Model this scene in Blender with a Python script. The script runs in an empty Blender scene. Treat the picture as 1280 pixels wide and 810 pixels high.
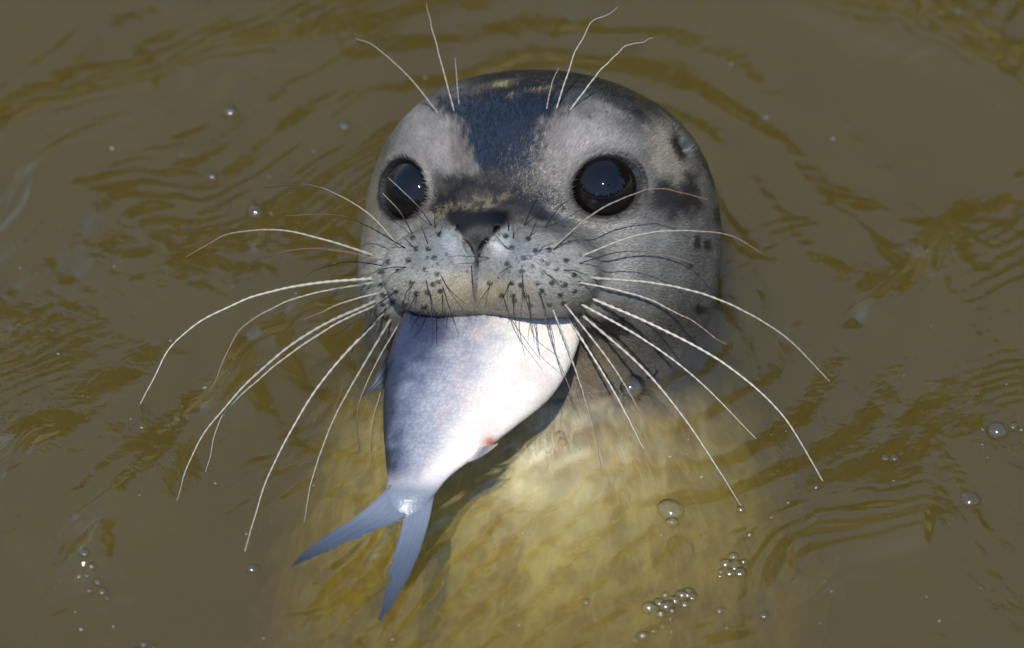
import bpy, math, random
import numpy as np
from mathutils import Vector, Matrix, Euler

# ------------------------------------------------------------------ camera, sky, sun, exposure
SC = bpy.context.scene
PITCH = math.radians(44.0)
DIST = 4.0
S = 0.57 / 1280.0                        # metres per photograph pixel at the focus plane
sp, cp = math.sin(PITCH), math.cos(PITCH)
CAMLOC = np.array([0.0, -cp * DIST, sp * DIST])
VR = np.array([1.0, 0, 0]); VU = np.array([0, sp, cp]); VC = np.array([0, -cp, sp])   # right, image up, toward camera

cam_d = bpy.data.cameras.new('camera')
cam = bpy.data.objects.new('camera', cam_d)
SC.collection.objects.link(cam)
cam.location = CAMLOC
cam.rotation_euler = (math.pi / 2 - PITCH, 0, 0)
cam_d.sensor_width = 36.0
cam_d.lens = 36.0 * DIST / 0.57
cam_d.clip_start = 0.1
cam_d.clip_end = 500
cam_d.dof.use_dof = True
cam_d.dof.focus_distance = DIST - 0.075
cam_d.dof.aperture_fstop = 4.5
SC.camera = cam

SUN_EL, SUN_AZ = math.radians(61), math.radians(-12)   # azimuth measured from the camera side (-Y), + to the right
world = bpy.data.worlds.new('World'); SC.world = world; world.use_nodes = True
nt = world.node_tree
bg = nt.nodes['Background']
sky = nt.nodes.new('ShaderNodeTexSky'); sky.sky_type = 'NISHITA'; sky.sun_disc = False
sky.sun_elevation = SUN_EL; sky.sun_rotation = math.pi - SUN_AZ
sky.air_density = 1.0; sky.dust_density = 0.1; sky.ozone_density = 2.0
nt.links.new(sky.outputs[0], bg.inputs[0]); bg.inputs[1].default_value = 0.15
sun_d = bpy.data.lights.new('sun', 'SUN'); sun_d.energy = 3.0; sun_d.angle = math.radians(0.53); sun_d.color = (1.0, 0.95, 0.87)
sun = bpy.data.objects.new('sun', sun_d); SC.collection.objects.link(sun)
SUNDIR = np.array([math.sin(SUN_AZ) * math.cos(SUN_EL), -math.cos(SUN_AZ) * math.cos(SUN_EL), math.sin(SUN_EL)])
sun.rotation_euler = Vector(SUNDIR).to_track_quat('Z', 'Y').to_euler()
SC.view_settings.view_transform = 'Standard'; SC.view_settings.look = 'None'
SC.view_settings.exposure = 0.5; SC.view_settings.gamma = 1.0; SC.view_settings.use_curve_mapping = False
SC.render.engine = 'CYCLES'
cy = SC.cycles
cy.use_denoising = True; cy.max_bounces = 10; cy.volume_bounces = 3; cy.transparent_max_bounces = 16
cy.diffuse_bounces = 3; cy.glossy_bounces = 4; cy.sample_clamp_indirect = 6.0; cy.caustics_reflective = False

# ------------------------------------------------------------------ helpers
def P(x, y, c):
    """photograph pixel + offset toward the camera (pixel units) -> world"""
    d = DIST - np.asarray(c, float) * S
    k = d / DIST
    x = np.asarray(x, float); y = np.asarray(y, float)
    return CAMLOC + (-VC) * d[..., None] + VR * ((x - 640) * S * k)[..., None] + VU * ((405 - y) * S * k)[..., None]

def on_water(x, y):
    """photograph pixel -> point of the calm water plane"""
    dr = -VC + VR * ((x - 640) * S / DIST) + VU * ((405 - y) * S / DIST)
    t = -CAMLOC[2] / dr[2]
    return CAMLOC + dr * t

def cwater(y):
    return -(405 - y) * cp / sp

def hash3(ix, iy, iz, seed):
    h = (ix * 374761393 + iy * 668265263 + iz * 2147483647 + seed * 1274126177) & 0x7fffffff
    h = ((h ^ (h >> 13)) * 1274126177) & 0x7fffffff
    h = (h ^ (h >> 16)) & 0xffff
    return h / 65535.0

def noise(p, seed=0):
    """value noise 0..1 on (N,3) points"""
    p = np.asarray(p, float); i = np.floor(p).astype(np.int64); f = p - i
    f = f * f * f * (f * (f * 6 - 15) + 10)
    r = 0
    for dx in (0, 1):
        wx = f[:, 0] if dx else 1 - f[:, 0]
        for dy in (0, 1):
            wy = f[:, 1] if dy else 1 - f[:, 1]
            for dz in (0, 1):
                wz = f[:, 2] if dz else 1 - f[:, 2]
                r = r + wx * wy * wz * hash3(i[:, 0] + dx, i[:, 1] + dy, i[:, 2] + dz, seed)
    return r

def fbm(p, seed=0, o=4):
    r, a, t = 0, 0.5, 0
    p = np.asarray(p, float)
    for k in range(o):
        r = r + a * noise(p * 2 ** k + 17.3 * k, seed + k); t += a; a *= 0.5
    return r / t

def sm(e0, e1, x):
    t = np.clip((x - e0) / (e1 - e0), 0, 1)
    return t * t * (3 - 2 * t)

def srgb(*c):
    c = np.array(c, float) / 255
    return np.where(c <= 0.04045, c / 12.92, ((c + 0.055) / 1.055) ** 2.4)

def link(o, parent=None):
    SC.collection.objects.link(o)
    if parent is not None: o.parent = parent
    return o

def mesh_obj(name, verts, faces, mat, parent=None, origin=(0, 0, 0), smooth=True, col=None, extra=None, kind=None):
    me = bpy.data.meshes.new(name)
    v = np.asarray(verts, float) - np.asarray(origin, float)
    if isinstance(faces, np.ndarray):
        n, k = faces.shape
        me.vertices.add(len(v)); me.vertices.foreach_set('co', v.astype(np.float32).ravel())
        me.loops.add(n * k); me.loops.foreach_set('vertex_index', faces.astype(np.int32).ravel())
        me.polygons.add(n); me.polygons.foreach_set('loop_start', np.arange(0, n * k, k, dtype=np.int32))
        me.update(calc_edges=True)
    else:
        me.from_pydata(v.tolist(), [], faces); me.update()
    me.polygons.foreach_set('use_smooth', np.full(len(me.polygons), smooth))
    if col is not None:
        a = me.attributes.new('Col', 'FLOAT_COLOR', 'POINT')
        c4 = np.ones((len(v), 4), np.float32); c4[:, :col.shape[1]] = col
        a.data.foreach_set('color', c4.ravel())
    for nm, arr in (extra or {}).items():
        a = me.attributes.new(nm, 'FLOAT_VECTOR', 'POINT'); a.data.foreach_set('vector', np.asarray(arr, np.float32).ravel())
    me.materials.append(mat)
    o = bpy.data.objects.new(name, me)
    if parent is None: o.location = origin
    if kind: o['kind'] = kind
    return link(o, parent)

def empty(name, loc):
    o = bpy.data.objects.new(name, None); o.location = loc; o.empty_display_size = 0.02
    return link(o)

def tag(o, label=None, cat=None, group=None, kind=None):
    for k, v in (('label', label), ('category', cat), ('group', group), ('kind', kind)):
        if v: o[k] = v
    return o

class NT:
    def __init__(s, name):
        s.m = bpy.data.materials.new(name); s.m.use_nodes = True; s.t = s.m.node_tree; s.t.nodes.clear()
        s.out = s.t.nodes.new('ShaderNodeOutputMaterial')
    def n(s, ty, **kw):
        nd = s.t.nodes.new('ShaderNode' + ty)
        for k, v in kw.items():
            if k in nd.inputs: s.set(nd.inputs[k], v)
            else: setattr(nd, k, v)
        return nd
    def set(s, inp, v):
        if isinstance(v, bpy.types.NodeSocket): s.t.links.new(v, inp)
        else: inp.default_value = v
    def l(s, a, b): s.t.links.new(a, b)

def grid_faces(nu, nv, wrap=False):
    """rows nu, columns nv"""
    i = np.arange(nu - 1)[:, None]; j = np.arange(nv if wrap else nv - 1)[None, :]
    j2 = (j + 1) % nv
    a = i * nv + j; b = i * nv + j2; c = (i + 1) * nv + j2; d = (i + 1) * nv + j
    return np.stack([a, b, c, d], -1).reshape(-1, 4)

# ------------------------------------------------------------------ materials
def mat_water():
    m = NT('water')
    fr = m.n('Fresnel')
    ge = m.n('NewGeometry'); io = m.n('MapRange'); m.l(ge.outputs['Backfacing'], io.inputs[0]); io.inputs[3].default_value = 1.75; io.inputs[4].default_value = 1 / 1.75
    m.l(io.outputs[0], fr.inputs['IOR'])   # same few per cent of reflection from either side
    gl = m.n('BsdfGlossy'); gl.inputs['Roughness'].default_value = 0.03
    tr = m.n('BsdfTransparent')
    tc = m.n('TexCoord')
    n1 = m.n('TexNoise', Vector=tc.outputs['Object']); n1.inputs['Scale'].default_value = 90; n1.inputs['Detail'].default_value = 3
    n2 = m.n('TexNoise', Vector=tc.outputs['Object']); n2.inputs['Scale'].default_value = 240; n2.inputs['Detail'].default_value = 2
    ad = m.n('Math', operation='MULTIPLY_ADD'); m.l(n2.outputs['Fac'], ad.inputs[0]); ad.inputs[1].default_value = 0.22; m.l(n1.outputs['Fac'], ad.inputs[2])
    bp = m.n('Bump', Height=ad.outputs[0], Strength=0.26, Distance=0.004)
    m.l(bp.outputs[0], fr.inputs['Normal']); m.l(bp.outputs[0], gl.inputs['Normal'])
    rf = m.n('BsdfRefraction', IOR=1.333, Roughness=0.0); m.l(bp.outputs[0], rf.inputs['Normal'])
    mt = m.n('MixShader', Fac=REFR); m.l(tr.outputs[0], mt.inputs[1]); m.l(rf.outputs[0], mt.inputs[2])
    mx = m.n('MixShader'); m.l(fr.outputs[0], mx.inputs[0]); m.l(mt.outputs[0], mx.inputs[1]); m.l(gl.outputs[0], mx.inputs[2])
    m.l(mx.outputs[0], m.out.inputs['Surface'])
    sc = m.n('VolumeScatter', Density=1.0); sc.inputs['Color'].default_value = (*VOL_S, 1); sc.inputs['Anisotropy'].default_value = 0.0
    # colours above 1 are not accepted everywhere: density carries the scale
    k = max(VOL_S); sc.inputs['Color'].default_value = (*(v / k for v in VOL_S), 1); sc.inputs['Density'].default_value = k
    ab = m.n('VolumeAbsorption'); k = max(VOL_A) * 1.02
    ab.inputs['Color'].default_value = (*(1 - v / k for v in VOL_A), 1); ab.inputs['Density'].default_value = k
    ad = m.n('AddShader'); m.l(sc.outputs[0], ad.inputs[0]); m.l(ab.outputs[0], ad.inputs[1])
    m.l(ad.outputs[0], m.out.inputs['Volume'])
    return m.m
REFR = 0.48
VOL_S = (1.82, 1.64, 0.9); VOL_A = (2.3, 3.1, 9.5)

def mat_simple(name, col, rough=0.6, spec=0.5, noise_scale=None, amt=0.3, bump=0.0):
    m = NT(name); b = m.n('BsdfPrincipled'); b.inputs['Roughness'].default_value = rough
    b.inputs['Specular IOR Level'].default_value = spec
    b.inputs['Base Color'].default_value = (*col, 1)
    if noise_scale:
        tc = m.n('TexCoord'); n1 = m.n('TexNoise', Vector=tc.outputs['Object']); n1.inputs['Scale'].default_value = noise_scale; n1.inputs['Detail'].default_value = 5
        mx = m.n('Mix', data_type='RGBA', blend_type='MULTIPLY'); mx.inputs[0].default_value = amt
        mx.inputs[6].default_value = (*col, 1); m.l(n1.outputs['Color'], mx.inputs[7]); m.l(mx.outputs[2], b.inputs['Base Color'])
        if bump:
            bp = m.n('Bump', Height=n1.outputs['Fac'], Strength=bump, Distance=0.01); m.l(bp.outputs[0], b.inputs['Normal'])
    m.l(b.outputs[0], m.out.inputs['Surface']); return m.m

def mat_skin():
    m = NT('wet_seal_coat'); b = m.n('BsdfPrincipled')
    at = m.n('Attribute', attribute_name='Col'); fl = m.n('Attribute', attribute_name='Flow')
    n1 = m.n('TexNoise', Vector=fl.outputs['Vector']); n1.inputs['Scale'].default_value = 1.0; n1.inputs['Detail'].default_value = 3
    tc = m.n('TexCoord'); n2 = m.n('TexNoise', Vector=tc.outputs['Object']); n2.inputs['Scale'].default_value = 160; n2.inputs['Detail'].default_value = 4
    mr = m.n('MapRange'); mr.inputs[1].default_value = 0.3; mr.inputs[2].default_value = 0.7; mr.inputs[3].default_value = 0.72; mr.inputs[4].default_value = 1.22
    m.l(n1.outputs['Fac'], mr.inputs[0])
    sz = m.n('SeparateXYZ'); m.l(fl.outputs['Vector'], sz.inputs[0])
    fm = m.n('Mix', data_type='FLOAT'); m.l(sz.outputs[2], fm.inputs[0]); fm.inputs[2].default_value = 1.0; m.l(mr.outputs[0], fm.inputs[3])
    vm = m.n('VectorMath', operation='SCALE'); m.l(at.outputs['Color'], vm.inputs[0]); m.l(fm.outputs[0], vm.inputs['Scale'])
    m.l(vm.outputs[0], b.inputs['Base Color'])
    m.l(at.outputs['Alpha'], b.inputs['Roughness'])
    sl = m.n('MapRange'); m.l(at.outputs['Alpha'], sl.inputs[0]); sl.inputs[1].default_value = .27; sl.inputs[2].default_value = .42; sl.inputs[3].default_value = 1.0; sl.inputs[4].default_value = .4
    m.l(sl.outputs[0], b.inputs['Specular IOR Level'])
    ad = m.n('Math', operation='MULTIPLY_ADD'); m.l(n1.outputs['Fac'], ad.inputs[0]); m.l(sz.outputs[2], ad.inputs[1]); m.l(n2.outputs['Fac'], ad.inputs[2])
    bp = m.n('Bump', Height=ad.outputs[0], Strength=0.35, Distance=0.0012); m.l(bp.outputs[0], b.inputs['Normal'])
    m.l(b.outputs[0], m.out.inputs['Surface']); return m.m

def mat_attr(name, rough=0.4, spec=0.5, sss=0.0, coat=0.0, transl=0.0, metallic=0.0):
    m = NT(name); b = m.n('BsdfPrincipled'); at = m.n('Attribute', attribute_name='Col')
    m.l(at.outputs['Color'], b.inputs['Base Color']); b.inputs['Roughness'].default_value = rough
    b.inputs['Specular IOR Level'].default_value = spec; b.inputs['Coat Weight'].default_value = coat; b.inputs['Coat Roughness'].default_value = 0.08
    b.inputs['Metallic'].default_value = metallic
    if transl:
        t = m.n('BsdfTranslucent', Color=at.outputs['Color']); mx = m.n('MixShader', Fac=transl)
        m.l(b.outputs[0], mx.inputs[1]); m.l(t.outputs[0], mx.inputs[2]); m.l(mx.outputs[0], m.out.inputs['Surface'])
    else: m.l(b.outputs[0], m.out.inputs['Surface'])
    return m.m

def mat_fish():
    m = NT('silver_fish_skin'); b = m.n('BsdfPrincipled'); at = m.n('Attribute', attribute_name='Col'); fl = m.n('Attribute', attribute_name='Flow')
    vo = m.n('TexVoronoi', Vector=fl.outputs['Vector']); vo.inputs['Scale'].default_value = 1.0; vo.feature = 'F1'; vo.inputs['Randomness'].default_value = 0.7
    mr = m.n('MapRange'); mr.inputs[1].default_value = 0.1; mr.inputs[2].default_value = 0.75; mr.inputs[3].default_value = 1.04; mr.inputs[4].default_value = 0.90
    m.l(vo.outputs['Distance'], mr.inputs[0])
    mr2 = m.n('MapRange'); mr2.inputs[1].default_value = 0.1; mr2.inputs[2].default_value = 0.75; mr2.inputs[3].default_value = 1.14; mr2.inputs[4].default_value = 0.76; m.l(vo.outputs['Distance'], mr2.inputs[0])
    fm = m.n('Mix', data_type='FLOAT'); m.l(at.outputs['Alpha'], fm.inputs[0]); m.l(mr.outputs[0], fm.inputs[2]); m.l(mr2.outputs[0], fm.inputs[3])
    vm = m.n('VectorMath', operation='SCALE'); m.l(at.outputs['Color'], vm.inputs[0]); m.l(fm.outputs[0], vm.inputs['Scale'])
    m.l(vm.outputs[0], b.inputs['Base Color'])
    b.inputs['Metallic'].default_value = 0.0; b.inputs['Roughness'].default_value = 0.38; b.inputs['Specular IOR Level'].default_value = 0.6
    b.inputs['Coat Weight'].default_value = 0.15; b.inputs['Coat Roughness'].default_value = 0.2
    bp = m.n('Bump', Height=vo.outputs['Distance'], Strength=0.25, Distance=0.0008, invert=True); m.l(bp.outputs[0], b.inputs['Normal'])
    m.l(b.outputs[0], m.out.inputs['Surface']); return m.m

def mat_eye():
    m = NT('black_eye'); b = m.n('BsdfPrincipled'); at = m.n('Attribute', attribute_name='Col')
    m.l(at.outputs['Color'], b.inputs['Base Color']); b.inputs['Roughness'].default_value = 0.03; b.inputs['IOR'].default_value = 1.42
    b.inputs['Coat Weight'].default_value = 0.15; b.inputs['Coat Roughness'].default_value = 0.02
    m.l(b.outputs[0], m.out.inputs['Surface']); return m.m

def mat_bubble():
    m = NT('bubble_film')
    lw = m.n('Fresnel', IOR=1.33); gl = m.n('BsdfGlossy', Roughness=0.1); tr = m.n('BsdfTransparent'); tr.inputs[0].default_value = (0.96, 0.96, 0.93, 1)
    mm = m.n('Math', operation='MULTIPLY_ADD', use_clamp=True); m.l(lw.outputs[0], mm.inputs[0]); mm.inputs[1].default_value = 2.6; mm.inputs[2].default_value = 0.05
    mx = m.n('MixShader', Fac=mm.outputs[0]); m.l(tr.outputs[0], mx.inputs[1]); m.l(gl.outputs[0], mx.inputs[2]); m.l(mx.outputs[0], m.out.inputs['Surface'])
    return m.m

M_WATER = mat_water(); M_SKIN = mat_skin(); M_EYE = mat_eye(); M_FISH = mat_fish(); M_BUB = mat_bubble()
M_WHISK = mat_attr('whisker_horn', 0.3, 0.6, transl=0.15); M_FIN = mat_attr('fish_fin', 0.45, 0.5, transl=0.25, coat=0.3)
M_FUR = mat_attr('short_fur', 0.42, 0.32)
M_BED = mat_simple('mud_bed', (0.10, 0.075, 0.03), 0.9, 0.2, 4, 0.6, 0.4)
M_BANK = mat_simple('bank_sand', (0.46, 0.40, 0.28), 0.95, 0.1, 1.5, 0.6)
M_WOOD = mat_simple('conifer_needles', (0.025, 0.035, 0.015), 0.9, 0.1, 2.0, 0.6)
M_SPECK = mat_simple('pale_specks', (0.28, 0.27, 0.23), 0.6, 0.4, 300, 0.3)

# ------------------------------------------------------------------ seal: distance field, in pixel units round the head centre
HC = (675.0, 300.0, -20.0)                # photograph pixel and depth of the head centre
YAW = math.radians(-20)
cyw, syw = math.cos(YAW), math.sin(YAW)
def cam_to_head(q):                       # (a,b,c) -> head frame (lateral, up, forward)
    a, b, c = q[:, 0], q[:, 1], q[:, 2]
    return np.stack([a * cyw - c * syw, b, a * syw + c * cyw], 1)
def head_to_cam(h):
    h = np.atleast_2d(np.asarray(h, float)); x, y, z = h.T
    return np.stack([x * cyw + z * syw, y, -x * syw + z * cyw], 1)
def cam_to_world(q):
    a, b, c = q[:, 0], q[:, 1], q[:, 2]
    return np.stack([a, b * sp - c * cp, b * cp + c * sp], 1)
def smin(a, b, k):
    h = np.clip(0.5 + 0.5 * (b - a) / k, 0, 1); return b * (1 - h) + a * h - k * h * (1 - h)
def smax(a, b, k): return -smin(-a, -b, k)
def ell(p, c, r):
    q = (p - np.array(c)); r = np.array(r, float)
    k0 = np.linalg.norm(q / r, axis=1); k1 = np.linalg.norm(q / (r * r), axis=1) + 1e-9
    return k0 * (k0 - 1) / k1
def cap(p, a, b, ra, rb):
    a = np.array(a, float); b = np.array(b, float); ab = b - a
    t = np.clip(((p - a) @ ab) / (ab @ ab), 0, 1)
    return np.linalg.norm(p - a - t[:, None] * ab, axis=1) - (ra + (rb - ra) * t)

EYES = [(-1, (-119, 60, 104)), (1, (122, 64, 104))]
EYE_R = 47.0
def eye_dir(s): d = np.array([s * 0.45, 0.10, 0.88]); return d / np.linalg.norm(d)
def eye_local(h, s, c):
    """height along the gaze and elliptical radius of the lid opening (1 at its edge)"""
    n = eye_dir(s); pv = h - np.array(c, float); al = pv @ n
    xd = np.cross([0, 1, 0], n); xd /= np.linalg.norm(xd); yd = np.cross(n, xd)
    u = pv @ xd; v = pv @ yd; a = math.radians(18 * s)
    u2 = u * math.cos(a) + v * math.sin(a); v2 = -u * math.sin(a) + v * math.cos(a)
    return al, np.sqrt((u2 / 42.5) ** 2 + (v2 / 36.5) ** 2 + 1e-9)
def sdf(q):
    h = cam_to_head(q); w = cam_to_world(q)
    k0 = (np.abs(h[:, 0] / 222) ** 2.35 + np.abs(h[:, 1] / 205) ** 2.35 + np.abs((h[:, 2] + 10) / 172) ** 2.35) ** (1 / 2.35)
    d = (k0 - 1) * 165
    d = smin(d, ell(h, (0, 92, 40), (150, 95, 92)), 60)              # brow
    body = cap(w, (0, 30, -60), (0, -140, -345), 196, 262)
    body = smin(body, ell(w, (0, -190, -600), (345, 315, 505)), 60)
    d = smin(d, body, 50)
    for s in (-1, 1):
        d = smin(d, ell(h, (s * 120, -50, 60), (80, 75, 85)), 40)     # cheek
    d = smin(d, cap(h, (0, 62, 95), (0, 2, 190), 66, 46), 40)        # bridge of the nose
    d = smin(d, ell(h, (0, -38, 140), (112, 62, 90)), 30)            # muzzle base
    jaw = ell(h, (6, -128, 62), (92, 50, 92))
    d = smin(d, jaw, 16)
    for s in (-1, 1):
        d = smin(d, ell(h, (s * 64, -40, 178), (78, 57, 72)), 22)     # whisker pads
        d = smin(d, ell(h, (s * 26, -22, 205), (30, 42, 36)), 14)
    d = smin(d, ell(h, (0, -56, 196), (46, 25, 38)), 14)             # lip centre
    d = smin(d, ell(h, (0, 10, 214), (36, 20, 22)), 10)              # nose pad
    # nostril slits (a V) and the groove under the nose
    for s in (-1, 1):
        d = smax(d, -cap(h, (s * 25, 12, 226), (s * 6, -16, 240), 6.0, 3.0), 4)
    d = smax(d, -cap(h, (0, -16, 250), (0, -80, 240), 5.0, 4.0), 8)
    # corners of the mouth
    for s in (-1, 1):
        d = smax(d, -cap(h, (s * 40, -98, 170), (s * 122, -100, 108), 9, 6), 8)
    for s, c in EYES:
        c = np.array(c, float); n = eye_dir(s)
        al, el_ = eye_local(h, s, c)
        d = smin(d, np.linalg.norm(h - c, axis=1) - 49.5, 12)
        ring = np.hypot((el_ - 1) * 39, al - 26) - 5.0
        d = smin(d, ring, 8)
        d = smax(d, -np.maximum((el_ - 1) * 36, 8 - al), 3)
    # ear openings
    for s in (-1, 1):
        d = smax(d, -ell(h, (s * 186, 114, -4), (15, 26, 18)), 12)
    return d

# ------------------------------------------------------------------ water surface, bed, bank, wood
HEAD_XY = on_water(675, 330)[:2]
def seg_dist(p, a, b):
    ab = b - a; t = np.clip(((p - a) @ ab) / (ab @ ab), 0, 1)
    q = a + t[:, None] * ab
    return np.hypot(*(p - q).T), t

def poly_field(p, pts):
    """signed distance to a polyline and progress along it"""
    best = np.full(len(p), 1e9); prog = np.zeros(len(p)); sign = np.ones(len(p))
    n = len(pts) - 1
    for k in range(n):
        d, t = seg_dist(p, pts[k], pts[k + 1]); m = d < best
        ab = pts[k + 1] - pts[k]; s_ = np.sign(ab[0] * (p[:, 1] - pts[k][1]) - ab[1] * (p[:, 0] - pts[k][0]))
        best = np.where(m, d, best); prog = np.where(m, (k + t) / n, prog); sign = np.where(m, s_, sign)
    return best * sign, prog

# crests seen in the photograph: pixel path, height (mm), half-width (mm)
CRESTS = [
    ([(0, 1000), (70, 830), (120, 700), (190, 570), (290, 460), (430, 385)], 11.0, 14, 1.5),
    ([(-60, 640), (60, 560), (150, 480), (200, 440)], 6.0, 15, .7),
    ([(900, 800), (1000, 730), (1120, 690), (1300, 640)], 7.0, 16, .8),
    ([(880, 400), (960, 330), (1080, 250), (1180, 190)], 5.5, 16, .6),
    ([(1060, 420), (1150, 330), (1230, 250), (1330, 200)], 6.0, 18, .6),
    ([(900, -40), (1050, 30), (1180, 70), (1330, 130)], 7.0, 20, .5),
    ([(-60, 220), (60, 150), (180, 110), (330, 60), (460, 20)], 6.5, 20, .5),
    ([(0, 330), (70, 220), (160, 150)], 4.5, 14, .4),
    ([(300, 790), (480, 740), (600, 700)], 2.0, 9, .2),
]
def water_h(p):
    x, y = p[:, 0], p[:, 1]; N = len(p)
    z3 = np.zeros(N)
    w = (fbm(np.stack([x * 7, y * 7, z3], 1), 5, 3) - 0.5) * 0.09
    w2 = (fbm(np.stack([x * 7, y * 7, z3 + 9], 1), 8, 3) - 0.5) * 0.09
    X, Y = x + w, y + w2
    h = np.zeros(N)
    for lam, amp, ang, ph in ((0.36, 5.4, 132, 0.4), (0.23, 3.4, 158, 2.1), (0.15, 1.9, 112, 4.0), (0.095, 0.6, 140, 1.0), (0.19, 1.2, 60, 3.0)):
        a = math.radians(ang); h += amp * 1e-3 * np.sin((X * math.cos(a) + Y * math.sin(a)) * 2 * math.pi / lam + ph)
    calm = 0.48 + 0.52 * sm(0.10, 0.24, np.hypot((x - 0.03) * 0.9, (y + 0.13)))
    h *= calm
    h += (fbm(np.stack([X * 22, Y * 16, z3], 1), 30, 3) - 0.5) * 0.0062 * calm
    chop = fbm(np.stack([x * 6 + 4, y * 6, z3], 1), 40, 2)
    h += (fbm(np.stack([X * 75 + Y * 30, Y * 48, z3], 1), 50, 3) - 0.5) * 0.0019 * sm(0.42, 0.62, chop)
    rip = fbm(np.stack([x * 5 - 2, y * 5 + 7, z3], 1), 44, 2)
    h += 0.0007 * sm(.38, .58, rip) * np.sin((X * -0.75 + Y * 0.66) * 2 * math.pi / 0.017 + 14 * w / 0.09)
    rip2 = fbm(np.stack([x * 6 + 12, y * 6 - 3, z3], 1), 45, 2)
    h += 0.00022 * sm(.42, .6, rip2) * np.sin((X * -0.6 + Y * 0.8) * 2 * math.pi / 0.0085 + 20 * w2 / 0.09)
    # rings spreading from the head
    r = np.hypot(x - HEAD_XY[0], (y - HEAD_XY[1]))
    h += 0.0011 * np.sin(r * 2 * math.pi / 0.034 + 14 * w / 0.09) * np.exp(-((r - 0.16) / 0.06) ** 2)
    rw = fbm(np.stack([x * 28, y * 20, z3], 1), 47, 3) - .5; rm = sm(.30, .5, fbm(np.stack([x * 16 + 3, y * 12, z3], 1), 48, 2))
    for pts, ht, hw, ra in CRESTS:
        q = np.array([on_water(*k)[:2] for k in pts])
        d, t = poly_field(np.stack([x + w * 0.75, y + w2 * 0.75], 1), q); d = d * 1000
        env = np.sin(np.pi * np.clip(t, 0.02, 0.98)) ** 0.6 * (.6 + .8 * rm)
        prof = np.exp(-(d / hw) ** 2)
        h += ra * 1e-3 * env * rm * (np.sin(d * 2 * math.pi / 13.0 + 16 * rw) + .5 * np.sin(d * 2 * math.pi / 7.5 + 22 * rw)) * np.exp(-((d - hw * .4) / (hw * 1.3)) ** 2)
        h += ht * 1e-3 * env * prof
    # two little rings where drops fell
    for px, py, a in ((762, 622, 0.00016), (905, 640, 0.00012), (1190, 600, 0.0001)):
        q = on_water(px, py); r = np.hypot(x - q[0], y - q[1])
        h += a * np.sin(r * 2 * math.pi / 0.0085) * np.exp(-(r / 0.022) ** 2)
    far = np.maximum(np.abs(x), np.abs(y))
    return h * (1 - sm(0.7, 1.6, far))

def axis(lo, hi, step, far, g=1.22):
    c = list(np.arange(lo, hi + step / 2, step)); s = step; v = c[-1]
    while v < far: s *= g; v += s; c.append(v)
    s = step; v = c[0]; pre = []
    while v > -far: s *= g; v -= s; pre.append(v)
    return np.array(pre[::-1] + c)

ax_x = axis(-0.36, 0.36, 0.0013, 30); ax_y = axis(-0.36, 0.42, 0.0013, 30)
GX, GY = np.meshgrid(ax_x, ax_y); gp = np.stack([GX.ravel(), GY.ravel()], 1)
GH = water_h(gp)
# the water climbs the wet coat and ripples against it
_near = np.where((np.abs(gp[:, 0]) < .22) & (np.abs(gp[:, 1]) < .25))[0]
_w3 = np.column_stack([gp[_near], np.zeros(len(_near))])
_rel = _w3 - CAMLOC; _dep = -(_rel @ VC); _k = DIST / _dep
_q = np.stack([(_rel @ VR) * _k / S + 640 - HC[0], (_rel @ VU) * _k / S - 405 + HC[1], (DIST - _dep) / S - HC[2]], 1)
_d = np.maximum(sdf(_q), 0) * S
_wob = fbm(np.column_stack([gp[_near] * 30, np.zeros(len(_near))]), 90, 2)
GH[_near] += 0.0028 * np.exp(-_d / 0.0045) + 0.00045 * np.sin(_d * 2 * math.pi / 0.011 + 7 * _wob) * np.exp(-_d / 0.03) * sm(.3, .6, _wob)
ny, nx = GX.shape
wv = np.column_stack([gp, GH])
def surf_z(x, y):
    i = int(np.argmin(np.abs(ax_x - x))); j = int(np.argmin(np.abs(ax_y - y)))
    return float(GH.reshape(ny, nx)[j, i])
def build_water():
    DEPTH = -1.35
    top = grid_faces(ny, nx)
    rim = np.concatenate([np.arange(nx), np.arange(1, ny) * nx + nx - 1, (ny - 1) * nx + np.arange(nx - 2, -1, -1), np.arange(ny - 2, 0, -1) * nx])
    n0 = len(wv); low = wv[rim].copy(); low[:, 2] = DEPTH
    k = len(rim); a = np.arange(k); b = (a + 1) % k
    side = np.stack([rim[b], rim[a], n0 + a, n0 + b], 1)
    faces = np.vstack([top, side])
    v = np.vstack([wv, low])
    # floor of the volume: one fan made of quads along the rim to the centre
    v = np.vstack([v, [[0, 0, DEPTH]]]); cidx = len(v) - 1
    fan = np.array([[cidx, n0 + (i + 2) % k, n0 + (i + 1) % k, n0 + i] for i in range(0, k, 2)])
    o = mesh_obj('water', v, np.vstack([faces, fan]), M_WATER)
    return tag(o, 'murky olive brown water with sky reflections and ripples around the seal', 'water', kind='structure')
build_water()

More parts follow.
